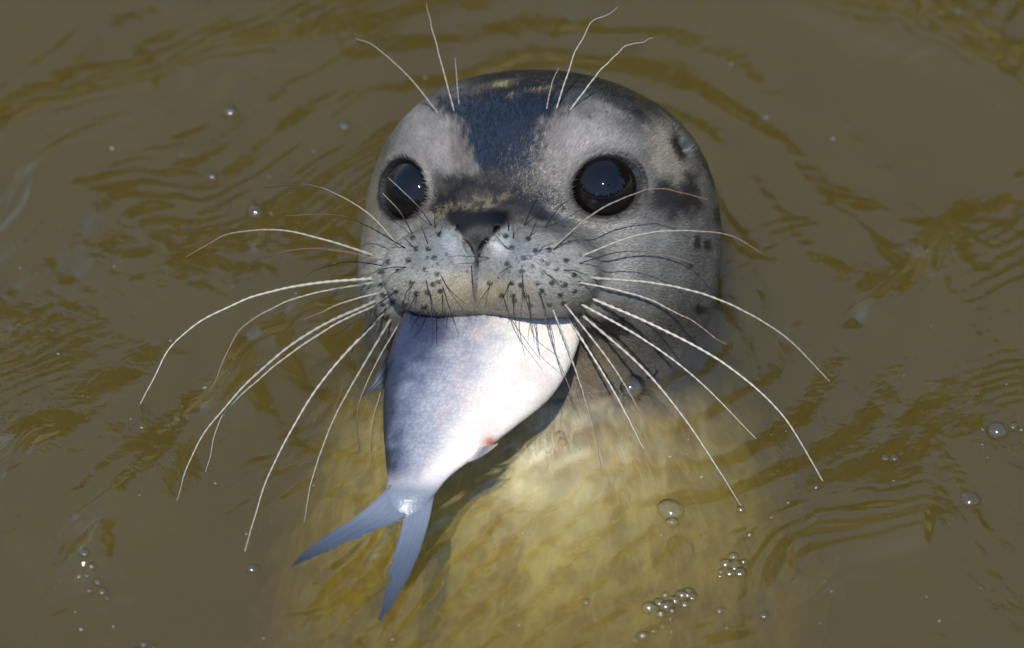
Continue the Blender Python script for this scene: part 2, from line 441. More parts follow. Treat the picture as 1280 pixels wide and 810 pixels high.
def ring_mesh(name, rs, zs, n, mat, seed, wob):
    rng = np.random.RandomState(seed); v = []
    for r, z in zip(rs, zs):
        t = np.arange(n) / n * 2 * math.pi
        rr = r * (1 + wob * np.sin(3 * t + seed) * 0.5 + wob * 0.5 * np.sin(7 * t))
        v.append(np.stack([rr * np.cos(t), rr * np.sin(t), np.full(n, z)], 1))
    return mesh_obj(name, np.vstack(v), grid_faces(len(rs), n, True), mat)
bed_n = 60
bx = np.linspace(-31, 31, bed_n); BX, BY = np.meshgrid(bx, bx)
bz = -1.25 + 0.1 * (fbm(np.stack([BX.ravel() * .4, BY.ravel() * .4, BX.ravel() * 0], 1), 3) - 0.5)
tag(mesh_obj('pond_bed', np.column_stack([BX.ravel(), BY.ravel(), bz]), grid_faces(bed_n, bed_n), M_BED), kind='structure')
tag(ring_mesh('bank', [9.4, 10, 10.6, 12, 18, 60, 300], [-1.4, -0.1, 1.3, 2.2, 2.4, 2.6, 3], 96, M_BANK, 1, 0.03), kind='structure')

def build_wood():
    rng = random.Random(4); V = []; F = []
    for k in range(150):
        t = k / 150 * 2 * math.pi + rng.uniform(-.03, .03)
        beyond = math.sin(t)
        if 112 < math.degrees(t) % 360 < 168: continue      # open shore
        r = rng.uniform(12.0, 15.5) if beyond > 0.2 else rng.uniform(15, 24)
        h = rng.uniform(7.6, 10.8) if beyond > 0.2 else rng.uniform(5, 8)
        cx, cyy = r * math.cos(t), r * math.sin(t); R = h * rng.uniform(0.17, 0.24)
        tiers = 6
        for q in range(tiers):
            z0 = 0.8 + h * (0.08 + 0.78 * q / tiers); z1 = z0 + h * 0.30; rad = R * (1 - q / (tiers + 0.3))
            b = len(V); n = 14
            for i in range(n):
                a = i / n * 2 * math.pi + rng.uniform(-.1, .1); rr = rad * (rng.uniform(0.55, 0.75) if i % 2 else rng.uniform(0.9, 1.2))
                V.append((cx + rr * math.cos(a), cyy + rr * math.sin(a), z0 + rng.uniform(-.2, .1)))
            V.append((cx, cyy, min(z1, h + 1.0)))
            F += [(b + i, b + (i + 1) % n, b + n) for i in range(n)]
        b = len(V)
        for i in range(6): V.append((cx + .14 * math.cos(i), cyy + .14 * math.sin(i), 0.6))
        V.append((cx, cyy, h)); F += [(b + i, b + (i + 1) % 6, b + 6) for i in range(6)]
    o = mesh_obj('conifer_wood', V, F, M_WOOD, smooth=False)
    tag(o, 'dark conifer wood round the water, mirrored in the seal\'s eyes', 'wood', kind='stuff')
build_wood()

# ------------------------------------------------------------------ seal surface
def trace(orig, dirs, tmax, n=90, inside=True):
    """march from far outside back toward the centre (star-shaped body)"""
    t = np.full(len(dirs), tmax) if np.isscalar(tmax) else tmax.copy()
    for _ in range(n):
        d = sdf(orig + dirs * t[:, None])
        t = np.maximum(t - d * 0.75, 1.0)
    return t

NPH = 760
th = np.concatenate([np.linspace(0.004, math.radians(105), 310), np.linspace(math.radians(105.6), math.pi - 0.004, 82)])
ph = np.arange(NPH) / NPH * 2 * math.pi - math.pi / 2
TH, PH = np.meshgrid(th, ph, indexing='ij')
# pole of the grid points along the muzzle
zc = head_to_cam([0, -0.16, 1])[0]; zc /= np.linalg.norm(zc)
xc = np.cross([0, 1, 0], zc); xc /= np.linalg.norm(xc); yc = np.cross(zc, xc)
dirs = (np.sin(TH) * np.cos(PH)).ravel()[:, None] * xc + (np.sin(TH) * np.sin(PH)).ravel()[:, None] * yc + np.cos(TH).ravel()[:, None] * zc
ORG = head_to_cam([0, -10, 35])[0]
nth = len(th)
_co = dirs.reshape(nth, NPH, 3)[::4, ::4]
_t = trace(ORG, _co.reshape(-1, 3), 1500.0).reshape(_co.shape[:2])
_m = _t.copy()
for _a in (-1, 0, 1):
    for _b in (-1, 0, 1):
        _sh = np.roll(_t, _b, 1); _sh = np.vstack([_sh[:1], _sh[:-1]]) if _a == 1 else (np.vstack([_sh[1:], _sh[-1:]]) if _a == -1 else _sh)
        _m = np.maximum(_m, _sh)
_m = np.repeat(np.repeat(_m, 4, 0)[:nth], 4, 1)[:, :NPH]
tt = trace(ORG, dirs, (_m + 6).ravel(), 26)
SQ = ORG + dirs * tt[:, None]             # seal surface, (a,b,c)

def q_to_world(q):
    return P(HC[0] + q[:, 0], HC[1] - q[:, 1], HC[2] + q[:, 2])
def sdf_normal(q, e=1.5):
    g = np.stack([sdf(q + np.array(v)) - sdf(q - np.array(v)) for v in ((e, 0, 0), (0, e, 0), (0, 0, e))], 1)
    return g / (np.linalg.norm(g, axis=1, keepdims=True) + 1e-9)

# ---- coat colours (pixel coordinates of the photograph; the far half keeps the plain coat)
def coat(q):
    x = HC[0] + q[:, 0]; y = HC[1] - q[:, 1]; N = len(q)
    front = sm(-60, 10, q[:, 2])
    nz = fbm(q / 26.0, 1, 4); nf = fbm(q / np.array([5, 9, 7]), 2, 3); nb = fbm(q / 70.0, 3, 3)
    wx = x + (fbm(q / 14.0, 11, 3) - .5) * 26; wy = y + (fbm(q / 14.0, 12, 3) - .5) * 26
    wx2 = x + (fbm(q / 40.0, 13, 3) - .5) * 50; wy2 = y + (fbm(q / 40.0, 14, 3) - .5) * 50
    col = np.tile(srgb(108, 105, 97), (N, 1)); rough = np.full(N, 0.34)
    def mixc(c, f):
        nonlocal col
        f = np.clip(f, 0, 1)[:, None]; col = col * (1 - f) + np.array(c) * f
    def rg(v, f):
        nonlocal rough
        rough = rough * (1 - f) + v * f
    def blob(cx, cy, rx, ry, soft=0.5, ang=0, X=None, Y=None):
        X = wx if X is None else X; Y = wy if Y is None else Y
        a = math.radians(ang); dx, dy = X - cx, Y - cy
        u = (dx * math.cos(a) + dy * math.sin(a)) / rx; v = (-dx * math.sin(a) + dy * math.cos(a)) / ry
        return (1 - sm(1 - soft, 1 + soft, np.hypot(u, v))) * front
    # pale underside with mottling, plus pale veins painting in rippled caustic light
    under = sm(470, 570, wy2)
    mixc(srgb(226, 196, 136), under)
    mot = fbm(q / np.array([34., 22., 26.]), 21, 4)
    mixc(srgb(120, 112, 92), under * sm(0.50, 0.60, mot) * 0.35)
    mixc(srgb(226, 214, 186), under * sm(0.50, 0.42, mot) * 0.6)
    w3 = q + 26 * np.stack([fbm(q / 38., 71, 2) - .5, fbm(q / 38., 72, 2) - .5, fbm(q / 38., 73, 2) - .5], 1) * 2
    caustic = 1 - np.abs(noise(w3 / 46., 74) - .5) * 2; caustic2 = 1 - np.abs(noise(w3 / 30. + 7, 75) - .5) * 2
    mixc(srgb(255, 242, 205), under * 1.0 * np.maximum(sm(.78, .95, caustic), sm(.84, .97, caustic2) * .8) * .95)
    # crown: dark with tan marbling
    crown = 1 - sm(118, 165, wy + 0.00045 * (x - 660) ** 2 * 0)
    arch = y - (131 + ((x - 655) / 215.0) ** 2 * 72)
    crown = 1 - sm(-6, 26, arch + (nz - .5) * 40)
    crown = np.maximum(crown, 1 - sm(-40, 40, q[:, 2] + 10))*sm(420, 360, y)
    mixc(srgb(44, 45, 48), crown)
    mar = fbm(q / np.array([30, 9, 12.]), 31, 3)
    mixc(srgb(176, 162, 118), crown * sm(0.50, 0.60, mar) * sm(-32, -24, arch) * sm(-4, -12, arch) * front * sm(480, 530, x) * sm(800, 720, x))
    mixc(srgb(30, 31, 34), crown * sm(0.52, 0.62, fbm(q / np.array([40, 16, 20.]), 33, 3)) * sm(-60, -20, arch) * .8)
    rg(0.2, crown * .9)
    # left flank of the head: tan edge
    mixc(srgb(160, 152, 120), blob(458, 290, 26, 110, .6) * .6)
    mixc(srgb(120, 118, 108), blob(510, 165, 40, 30, .7) * .5)
    # dark band over the right brow
    d1 = blob(768, 134, 100, 27, .4, 14); mixc(srgb(26, 28, 34), d1 * .95); rg(0.22, d1)
    # brow spots
    b1 = blob(556, 168, 50, 50, .7); mixc(srgb(162, 157, 152), b1); rg(.5, b1)
    b2 = blob(722, 176, 62, 46, .7); mixc(srgb(162, 157, 152), b2); rg(.5, b2)
    mixc(srgb(98, 84, 78), blob(578, 185, 12, 24, .7) * .6); mixc(srgb(98, 84, 78), blob(690, 165, 10, 20, .7) * .4)
    # forehead stripe: wet, nearly black, its navy tint painting in some sky sheen
    wid = 38 + 14 * sm(215, 150, y) + 34 * sm(158, 128, y) - 4 * sm(200, 240, y)
    st = sm(1.25, 0.75, (np.abs(wx - (632 + (y - 180) * 0.16)) + (nf - .5) * 34) / wid) * sm(112, 128, wy) * sm(268, 246, wy + (nf - .5) * 24) * front
    mixc(srgb(28, 34, 48), st); rg(0.27, st)
    # bridge: brown grey, streaked
    br = blob(600, 252, 92, 34, .4, -4)
    mixc(srgb(72, 66, 60), br * .9); rg(0.4, br)
    mixc(srgb(22, 21, 24), blob(536, 268, 66, 11, .5, -38) * .95)
    mixc(srgb(150, 138, 104), blob(575, 262, 74, 6, .7, -16) * .8 * sm(.42, .55, nf))
    mixc(srgb(30, 30, 32), blob(588, 232, 36, 5, .6, 8) * .9); mixc(srgb(34, 34, 36), blob(650, 250, 22, 6, .6, 20) * .8)
    # dark streaks right of the nose
    mixc(srgb(24, 24, 27), blob(684, 264, 17, 36, .45, -20) * .95)
    mixc(srgb(44, 44, 45), blob(700, 285, 48, 17, .55, 30) * .9)
    # cheeks, right side of the head
    mixc(srgb(140, 138, 132), blob(790, 330, 90, 60, .7) * .7)
    mixc(srgb(176, 168, 148), blob(838, 192, 24, 46, .6, -24) * .85)
    mixc(srgb(34, 26, 21), blob(830, 254, 25, 30, .45) * .97); mixc(srgb(18, 16, 16), blob(860, 244, 13, 26, .45) * .95)
    for cx, cy, rx, ry in ((869, 304, 5, 10), (882, 306, 4.5, 8), (896, 270, 5, 12), (873, 386, 8, 6), (902, 350, 5, 8), (474, 392, 6, 9), (860, 330, 3, 4)):
        mixc(srgb(46, 40, 34), blob(cx, cy, rx, ry, .4, 0, x + (wx - x) * .2, y + (wy - y) * .2) * .9)
    mixc(srgb(22, 22, 28), blob(846, 184, 9, 20, .5, -20, x, y) * .97)
    mixc(srgb(150, 146, 138), blob(660 + 140, 285, 60, 20, .7) * .5)
    # muzzle
    mz = np.maximum(blob(535, 342, 82, 62, .3, 0), blob(678, 346, 78, 62, .3, 0)); mz = np.maximum(mz, blob(600, 345, 60, 50, .3))
    mixc(srgb(176, 175, 166), mz); rg(.36, mz)
    mixc(srgb(128, 138, 146), np.maximum(blob(560, 318, 34, 24, .7), blob(640, 322, 40, 24, .7)) * .55)
    mixc(srgb(200, 184, 150), blob(592, 372, 62, 24, .7) * .85)
    mixc(srgb(196, 200, 200), np.maximum(blob(562, 303, 8, 20, .6, -24, x, y), blob(628, 303, 8, 20, .6, 30, x, y)) * .8)  # bright highlights on the inner pad ridges, painted into the coat
    # whisker follicles
    for fx, fy in FOLL:
        mixc(srgb(30, 30, 32), blob(fx, fy, 3.9, 3.4, .35, 0, x, y) * .93)
    # nose leather
    ty = (y - 264) / 60.0
    halfw = np.where(ty < .16, 39, 37 * (1 - np.clip((ty - .16) / .84, 0, 1)) ** 1.5 + 3)
    ns = sm(1.15, .85, np.abs(x - (598 - 2 * ty)) / halfw) * sm(-.12, .06, ty) * sm(1.3, 1.05, ty) * front
    mixc(srgb(9, 11, 18), ns); rg(0.45, ns)
    mixc(srgb(70, 70, 72), blob(594, 345, 3, 30, .5, 0, x, y) * .7)
    # lips and mouth corner
    lip = blob(758, 412, 28, 14, .4, -14) ; mixc(srgb(22, 22, 26), lip); rg(.15, lip)
    lip2 = blob(705, 440, 40, 10, .5, -38); mixc(srgb(24, 22, 24), lip2); rg(.2, lip2)
    lip3 = blob(500, 428, 22, 14, .5, -50); mixc(srgb(60, 24, 20), lip3)
    mixc(srgb(146, 128, 100), blob(735, 462, 50, 30, .6, -20) * .7)
    h = cam_to_head(q)
    mixc(srgb(40, 34, 30), sm(-86, -97, h[:, 1]) * sm(-122, -108, h[:, 1]) * sm(120, 150, h[:, 2]) * front * .85)  # shade under the upper lip, painted as a dark edge
    # lids
    for s, c in EYES:
        n = eye_dir(s); al, el_ = eye_local(h, s, c); c = np.array(c, float)
        lid = sm(1.16, 1.06, el_ + (nf - .5) * .08) * sm(-40, 0, al)
        pale = sm(1.5, 1.22, el_) * sm(-40, 0, al)
        mixc(srgb(150, 142, 134), pale * .35)
        mixc(srgb(14, 14, 18), lid); rg(.65, lid)
        corner = c + n * 20 + np.array([-s * 46, -18, 4])
        cd = np.linalg.norm((h - corner) / np.array([16, 8, 14]), axis=1)
        mixc(srgb(18, 18, 22), sm(1.2, .7, cd))
    var = (0.66 + 0.68 * nz) * (0.80 + 0.40 * nf) * (0.8 + 0.4 * nb)
    return np.clip(col * var[:, None] * 0.60, 0.003, 0.8), np.clip(rough, .12, .7)

# follicle positions (photograph pixels)
_r = random.Random(12)
FOLL = []
for row, (y0, xs) in enumerate((
        (296, (516, 548, 636, 662)), (310, (519, 535, 642, 672, 690)), (326, (489, 512, 540, 637, 655, 680, 711)),
        (340, (481, 497, 530, 549, 653, 678, 696, 716)), (354, (475, 516, 540, 552, 613, 637, 655, 672, 692, 707, 728)),
        (366, (484, 499, 522, 538, 553, 627, 641, 660, 678, 698, 722)), (380, (478, 494, 510, 528, 643, 664, 684, 706, 726)),
        (392, (488, 504, 518, 668, 690, 712)))):
    for xx in xs: FOLL.append((xx + _r.uniform(-4, 4), y0 + _r.uniform(-4, 4)))

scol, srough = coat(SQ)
flow = np.stack([PH.ravel() * 95, TH.ravel() * 26, sm(330, 250, tt)], 1)
SV = q_to_world(SQ)
SEAL_BASE = np.array([SV[:, 0].mean(), HEAD_XY[1], SV[:, 2].min()])
seal = tag(empty('seal', SEAL_BASE), 'grey young seal floating upright, head out of the water, holding a fish', 'seal')
sf = grid_faces(len(th), NPH, True)
def close_poles(verts, faces, n_rows):
    V = np.vstack([verts, verts[:NPH].mean(0), verts[-NPH:].mean(0)])
    a = np.arange(0, NPH, 2); n = len(verts)
    f1 = np.stack([np.full(len(a), n), (a + 2) % NPH, (a + 1) % NPH, a], 1)
    b = (n_rows - 1) * NPH
    f2 = np.stack([np.full(len(a), n + 1), b + a, b + (a + 1) % NPH, b + (a + 2) % NPH], 1)
    return V, np.vstack([faces[:, ::-1], f1[:, ::-1], f2[:, ::-1]])
V_, F_ = close_poles(SV, sf, len(th))
pad = lambda arr: np.vstack([arr, arr[:NPH].mean(0, keepdims=True), arr[-NPH:].mean(0, keepdims=True)])
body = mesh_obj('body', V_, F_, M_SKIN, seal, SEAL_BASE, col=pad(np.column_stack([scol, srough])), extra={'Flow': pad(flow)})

# ---- eyes
def build_eye(s, c):
    n = 64; m = 40
    t = np.linspace(0.02, math.pi - 0.02, m); p_ = np.arange(n) / n * 2 * math.pi
    T, Pp = np.meshgrid(t, p_, indexing='ij')
    zd = eye_dir(s); xd = np.cross([0, 1, 0], zd); xd /= np.linalg.norm(xd); yd = np.cross(zd, xd)
    r = EYE_R * (1 + 0.05 * np.exp(-(T / 0.5) ** 2))
    h = np.array(c) + ((r * np.sin(T) * np.cos(Pp)).ravel()[:, None] * xd + (r * np.sin(T) * np.sin(Pp)).ravel()[:, None] * yd + (r * np.cos(T)).ravel()[:, None] * zd)
    v = q_to_world(head_to_cam(h))
    iris = sm(0.45, 0.6, T.ravel())[:, None] * sm(1.05, .9, T.ravel())[:, None]
    col = np.array([0.004, 0.004, 0.006]) * (1 - iris) + np.array([0.006, 0.0045, 0.004]) * iris
    mesh_obj('eye', v, grid_faces(m, n, True)[:, ::-1], M_EYE, seal, SEAL_BASE, col=col)
for s, c in EYES: build_eye(s, c)

# ---- fur: short combed slivers over the part of the head above water
def surf_c(x, y):
    """depth of the seal's surface under a photograph pixel (orthographic search)"""
    x = np.atleast_1d(np.asarray(x, float)); y = np.atleast_1d(np.asarray(y, float))
    q = np.stack([x - HC[0], HC[1] - y, np.full(len(x), 330.0)], 1)
    for _ in range(120):
        d = sdf(q); q[:, 2] -= np.clip(d * 0.7, -5, 60)
    return q[:, 2] + HC[2]

def build_fur():
    rng = np.random.RandomState(7)
    n = 75000
    i = rng.randint(0, len(SQ), n * 6)
    w = np.sin(TH.ravel()[i]) * (tt[i] / 220.0) ** 2
    keep = rng.rand(len(i)) < w / 1.5
    i = i[keep]; q = SQ[i]
    hw = cam_to_world(q + np.array([HC[0] - 640, 405 - HC[1], HC[2]]))
    keep = (hw[:, 2] > 6) & (q[:, 2] > -70) & (scol[i].mean(1) > 0.008 + 0.012 * rng.rand(len(i))); i = i[keep][:n]; q = SQ[i]
    h = cam_to_head(q)
    mzz = np.exp(-(np.linalg.norm((h - [0, -40, 190]) / [130, 80, 80], axis=1)) ** 2)
    keep = ~((mzz > .25) & ((scol[i].mean(1) < .06) | (rng.rand(len(i)) < .6))); i = i[keep]; q = q[keep]; h = h[keep]
    nn = sdf_normal(q)
    nose = np.array([0, 10, 230.0])
    fl = h - nose; fl = head_to_cam(fl)
    fl += rng.normal(0, 30, fl.shape)
    fl -= nn * np.sum(fl * nn, 1)[:, None]; fl /= np.linalg.norm(fl, axis=1, keepdims=True) + 1e-9
    side = np.cross(nn, fl)
    mz = np.exp(-(np.linalg.norm((h - [0, -40, 190]) / [130, 80, 80], axis=1)) ** 2)
    L = (6 + 5 * rng.rand(len(q))) * (1 - .55 * mz); Wd = 0.5
    base = q - nn * 0.8
    tip = q + fl * L[:, None] + nn * ((0.7 + 0.9 * rng.rand(len(q))) * (1 - .4 * mz))[:, None]
    mid = q + fl * (L * .5)[:, None] + nn * 0.9
    V = np.stack([base - side * Wd, base + side * Wd, mid + side * Wd * .8, mid - side * Wd * .8, tip], 1).reshape(-1, 3)
    k = np.arange(len(q))[:, None] * 5
    F = np.concatenate([k + np.array([[0, 1, 2]]), k + np.array([[0, 2, 3]]), k + np.array([[3, 2, 4]])])
    c = np.repeat(scol[i] * (0.82 + .4 * rng.rand(len(q)))[:, None], 5, 0)
    mesh_obj('fur', q_to_world(V), F, M_FUR, seal, SEAL_BASE, col=np.clip(c, 0, .8), kind='stuff')
build_fur()

# ---- whiskers
def catmull(pts, n):
    pts = np.asarray(pts, float); p = np.vstack([2 * pts[0] - pts[1], pts, 2 * pts[-1] - pts[-2]]); out = []
    seg = len(pts) - 1; u = np.linspace(0, seg - 1e-6, n)
    for t in u:
        k = int(t); f = t - k; a, b, c, d = p[k], p[k + 1], p[k + 2], p[k + 3]
        out.append(0.5 * (2 * b + (c - a) * f + (2 * a - 5 * b + 4 * c - d) * f * f + (3 * b - a - 3 * c + d) * f ** 3))
    return np.array(out)
PALE, BROWN, DARK = srgb(196, 190, 174), srgb(150, 118, 84), srgb(34, 28, 26)
def tube(name, path, rad, col, mat, parent, origin, sides=6):
    n = len(path); tan = np.gradient(path, axis=0); tan /= np.linalg.norm(tan, axis=1, keepdims=True) + 1e-12
    up = np.array(VC); a = np.cross(tan, up); a /= np.linalg.norm(a, axis=1, keepdims=True) + 1e-9; b = np.cross(a, tan)
    t = np.arange(sides) / sides * 2 * math.pi
    v = path[:, None] + rad[:, None, None] * (np.cos(t)[None, :, None] * a[:, None] + np.sin(t)[None, :, None] * b[:, None])
    return mesh_obj(name, v.reshape(-1, 3), grid_faces(n, sides, True), mat, parent, origin, col=np.repeat(col, sides, 0))
def whisker(pts, width, c0, c1, lift=None, bead=0.36, tip_over=6):
    """pixel path root..tip; depth runs from the skin out to the tip, kept above the water"""
    n = 26 + int(np.hypot(*(np.array(pts[-1]) - np.array(pts[0]))) / 4)
    xy = catmull(pts, n); t = np.linspace(0, 1, n)
    rc = ROOTC[(round(pts[0][0]), round(pts[0][1]))] - 3
    ln = np.hypot(*(np.array(pts[-1]) - np.array(pts[0])))
    tc = rc + (0.25 * ln if lift is None else lift)
    tc = max(tc, cwater(xy[-1, 1]) + tip_over)
    c = rc + (tc - rc) * (t ** 0.85)
    c = np.maximum(c, cwater(xy[:, 1]) + 4)
    kr = np.random.RandomState(int(pts[0][0] * 7 + pts[0][1])); f1, f2 = kr.uniform(.6, 1.6, 2); a1 = kr.uniform(.5, 2.2) * min(1, ln / 150)
    xy = xy + (a1 * np.sin(t * 6.28 * f1 * 2 + kr.rand() * 6) * t)[:, None] * np.array([.5, .9]) + (a1 * .35 * np.sin(t * 6.28 * f2 * 6))[:, None] * t[:, None]
    shade = kr.uniform(.7, 1.05)
    path = P(xy[:, 0], xy[:, 1], c)
    r = 0.31 * width * S * (1 - 0.82 * t ** 1.2) * (1 + bead * np.sin(2 * math.pi * np.arange(n) * 0.29 + pts[0][0])) + 0.00008
    f = sm(.25, .95, t)[:, None]
    tube('whisker', path, r, (c0 * (1 - f) + c1 * f) * shade, M_WHISK, seal, SEAL_BASE)
W = whisker
PB = PALE * .7 + BROWN * .3
LONG = (
    ([(467, 319), (400, 298), (340, 287), (280, 295), (232, 322)], 3.2, PALE, BROWN),
    ([(474, 327), (430, 314), (370, 312), (325, 325), (284, 352)], 2.2, BROWN, DARK),
    ([(478, 332), (440, 327), (405, 334), (380, 346)], 2.0, DARK, DARK),
    ([(500, 309), (462, 268), (420, 243), (380, 230), (328, 235)], 2.2, PB, DARK),
    ([(508, 311), (460, 283), (420, 269), (358, 270)], 2.0, DARK, BROWN),
    ([(466, 348), (380, 356), (300, 378), (220, 425), (176, 505)], 5.2, PALE, PALE),
    ([(468, 353), (400, 365), (340, 385), (295, 420), (262, 490)], 3.2, PALE, BROWN),
    ([(470, 376), (389, 415), (311, 477), (250, 549), (221, 627)], 5.6, PALE, PALE),
    ([(474, 380), (411, 410), (333, 466), (278, 521), (257, 590)], 3.8, PALE, PB),
    ([(480, 392), (411, 466), (361, 543), (328, 615), (306, 690)], 5.0, PALE, PALE),
    ([(489, 398), (439, 483), (411, 538), (389, 604), (380, 652)], 4.0, PALE, PALE),
    ([(499, 404), (470, 455), (447, 510), (450, 565)], 2.2, PALE, DARK),
    ([(506, 402), (482, 470), (462, 550), (470, 615)], 2.0, PB, BROWN),
    ([(484, 384), (445, 430), (425, 490), (418, 530)], 2.4, DARK, BROWN),
    ([(474, 366), (430, 378), (380, 400)], 2.6, PALE, BROWN),
    ([(499, 362), (470, 382), (440, 405), (418, 420)], 2.2, DARK, DARK),
    ([(738, 347), (824, 355), (908, 378), (977, 418), (1036, 475)], 5.2, PALE, PB),
    ([(724, 353), (793, 368), (854, 395), (908, 431)], 3.4, PALE, BROWN),
    ([(740, 373), (824, 410), (908, 456), (977, 518), (1029, 602)], 5.6, PALE, PALE),
    ([(726, 380), (801, 422), (877, 479), (946, 550)], 4.6, PALE, PB),
    ([(728, 394), (801, 458), (854, 521), (900, 590), (926, 632)], 5.2, PALE, PALE),
    ([(706, 380), (762, 452), (793, 502), (816, 546)], 3.8, PALE, BROWN),
    ([(711, 398), (766, 487), (805, 562)], 4.4, PALE, PALE),
    ([(691, 386), (717, 456), (740, 529), (753, 594)], 3.2, PALE, BROWN),
    ([(674, 362), (690, 430), (713, 490), (704, 510)], 2.0, DARK, BROWN),
    ([(727, 320), (790, 296), (850, 288), (910, 294), (955, 318)], 3.2, PALE, BROWN),
    ([(690, 312), (735, 272), (785, 245), (830, 236), (885, 250)], 2.6, PB, BROWN),
    ([(722, 330), (770, 316), (820, 316), (868, 330)], 1.8, DARK, BROWN),
    ([(690, 314), (718, 291), (752, 283)], 2.0, DARK, BROWN),
    ([(548, 142), (510, 95), (468, 58), (445, 48)], 3.0, PB, PB),
    ([(568, 140), (552, 80), (540, 35), (533, 5)], 3.0, PB, PB),
    ([(574, 132), (571, 100), (569, 72)], 2.2, PB, PALE),
    ([(683, 138), (689, 108), (698, 84)], 2.4, PB, PALE),
    ([(695, 138), (712, 85), (735, 35), (772, 9)], 3.0, PALE, PB),
    ([(711, 140), (745, 95), (780, 60), (817, 48)], 3.0, PALE, PB),
    ([(516, 293), (500, 265), (478, 241)], 2.0, DARK, PALE), ([(540, 282), (520, 255), (485, 222)], 1.6, DARK, PALE))
SHORT = (((544, 286), (543, 266)), ((548, 297), (553, 282)), ((535, 306), (527, 283)), ((518, 310), (503, 295)),
    ((636, 290), (634, 265)), ((642, 300), (641, 281)), ((655, 283), (664, 262), (676, 241)), ((662, 297), (673, 271)),
    ((637, 313), (627, 303), (615, 289)), ((672, 317), (680, 308), (693, 304)), ((681, 286), (695, 264), (718, 244)),
    ((532, 347), (535, 362), (539, 378)), ((549, 341), (562, 362), (582, 380)), ((516, 355), (507, 368), (503, 384)),
    ((538, 365), (540, 395), (542, 423)), ((552, 354), (560, 380), (568, 404)), ((589, 328), (590, 350), (591, 369)),
    ((637, 333), (624, 342)), ((653, 338), (653, 370), (651, 399)), ((637, 352), (632, 366), (625, 379)),
    ((627, 364), (640, 400), (673, 447)), ((641, 369), (643, 395), (650, 428)), ((672, 362), (681, 385), (686, 412)),
    ((653, 359), (662, 390), (668, 421), (701, 449)), ((679, 340), (692, 348), (703, 360)), ((701, 337), (720, 339), (738, 346)),
    ((510, 334), (485, 335), (451, 346)), ((613, 357), (600, 376)), ((613, 323), (600, 321), (560, 320)),
    ((553, 366), (553, 385), (552, 398)), ((660, 366), (664, 395), (668, 430)), ((528, 380), (524, 396), (512, 412)), ((522, 366), (512, 384), (506, 402)))
_roots = [p[0][0] for p in LONG] + [p[0] for p in SHORT]
_rc = surf_c([r[0] for r in _roots], [r[1] for r in _roots])
ROOTC = {(round(r[0]), round(r[1])): float(c) for r, c in zip(_roots, _rc)}
for pts, w, a, b in LONG: W(pts, w, a, b)
for pts in SHORT:
    W(list(pts), 1.7, DARK, DARK, lift=12 + 0.15 * np.hypot(pts[-1][0] - pts[0][0], pts[-1][1] - pts[0][1]), tip_over=-400)

# ---- water drops beading on the muzzle
def build_drops():
    rng = np.random.RandomState(21); pts = []
    for cx, cy, sx, sy, n in ((540, 325, 28, 12, 16), (645, 330, 26, 12, 20), (600, 388, 60, 3, 12), (690, 350, 30, 25, 14), (505, 360, 20, 22, 10), (600, 250, 60, 14, 10), (770, 130, 40, 12, 22), (752, 410, 16, 6, 6)):
        pts += [(cx + rng.normal() * sx, cy + rng.normal() * sy, rng.choice((1.0, 1.3, 1.7, 2.3))) for _ in range(n)]
    c = surf_c([p[0] for p in pts], [p[1] for p in pts]); V = []; F = []
    for (x, y, r), cc in zip(pts, c):
        o_ = P(x, y, cc + r * .4); b = len(V); n, m = 8, 5
        for i in range(m + 1):
            t = math.pi * (0.04 + .92 * i / m)
            for j in range(n):
                a = j / n * 2 * math.pi
                V.append(o_ + r * S * (math.sin(t) * math.cos(a) * VR + math.sin(t) * math.sin(a) * VU + math.cos(t) * VC))
        F += [(b + i * n + j, b + (i + 1) * n + j, b + (i + 1) * n + (j + 1) % n, b + i * n + (j + 1) % n) for i in range(m) for j in range(n)]
    mesh_obj('water_drops', V, F, M_BUB, seal, SEAL_BASE, kind='stuff')
build_drops()

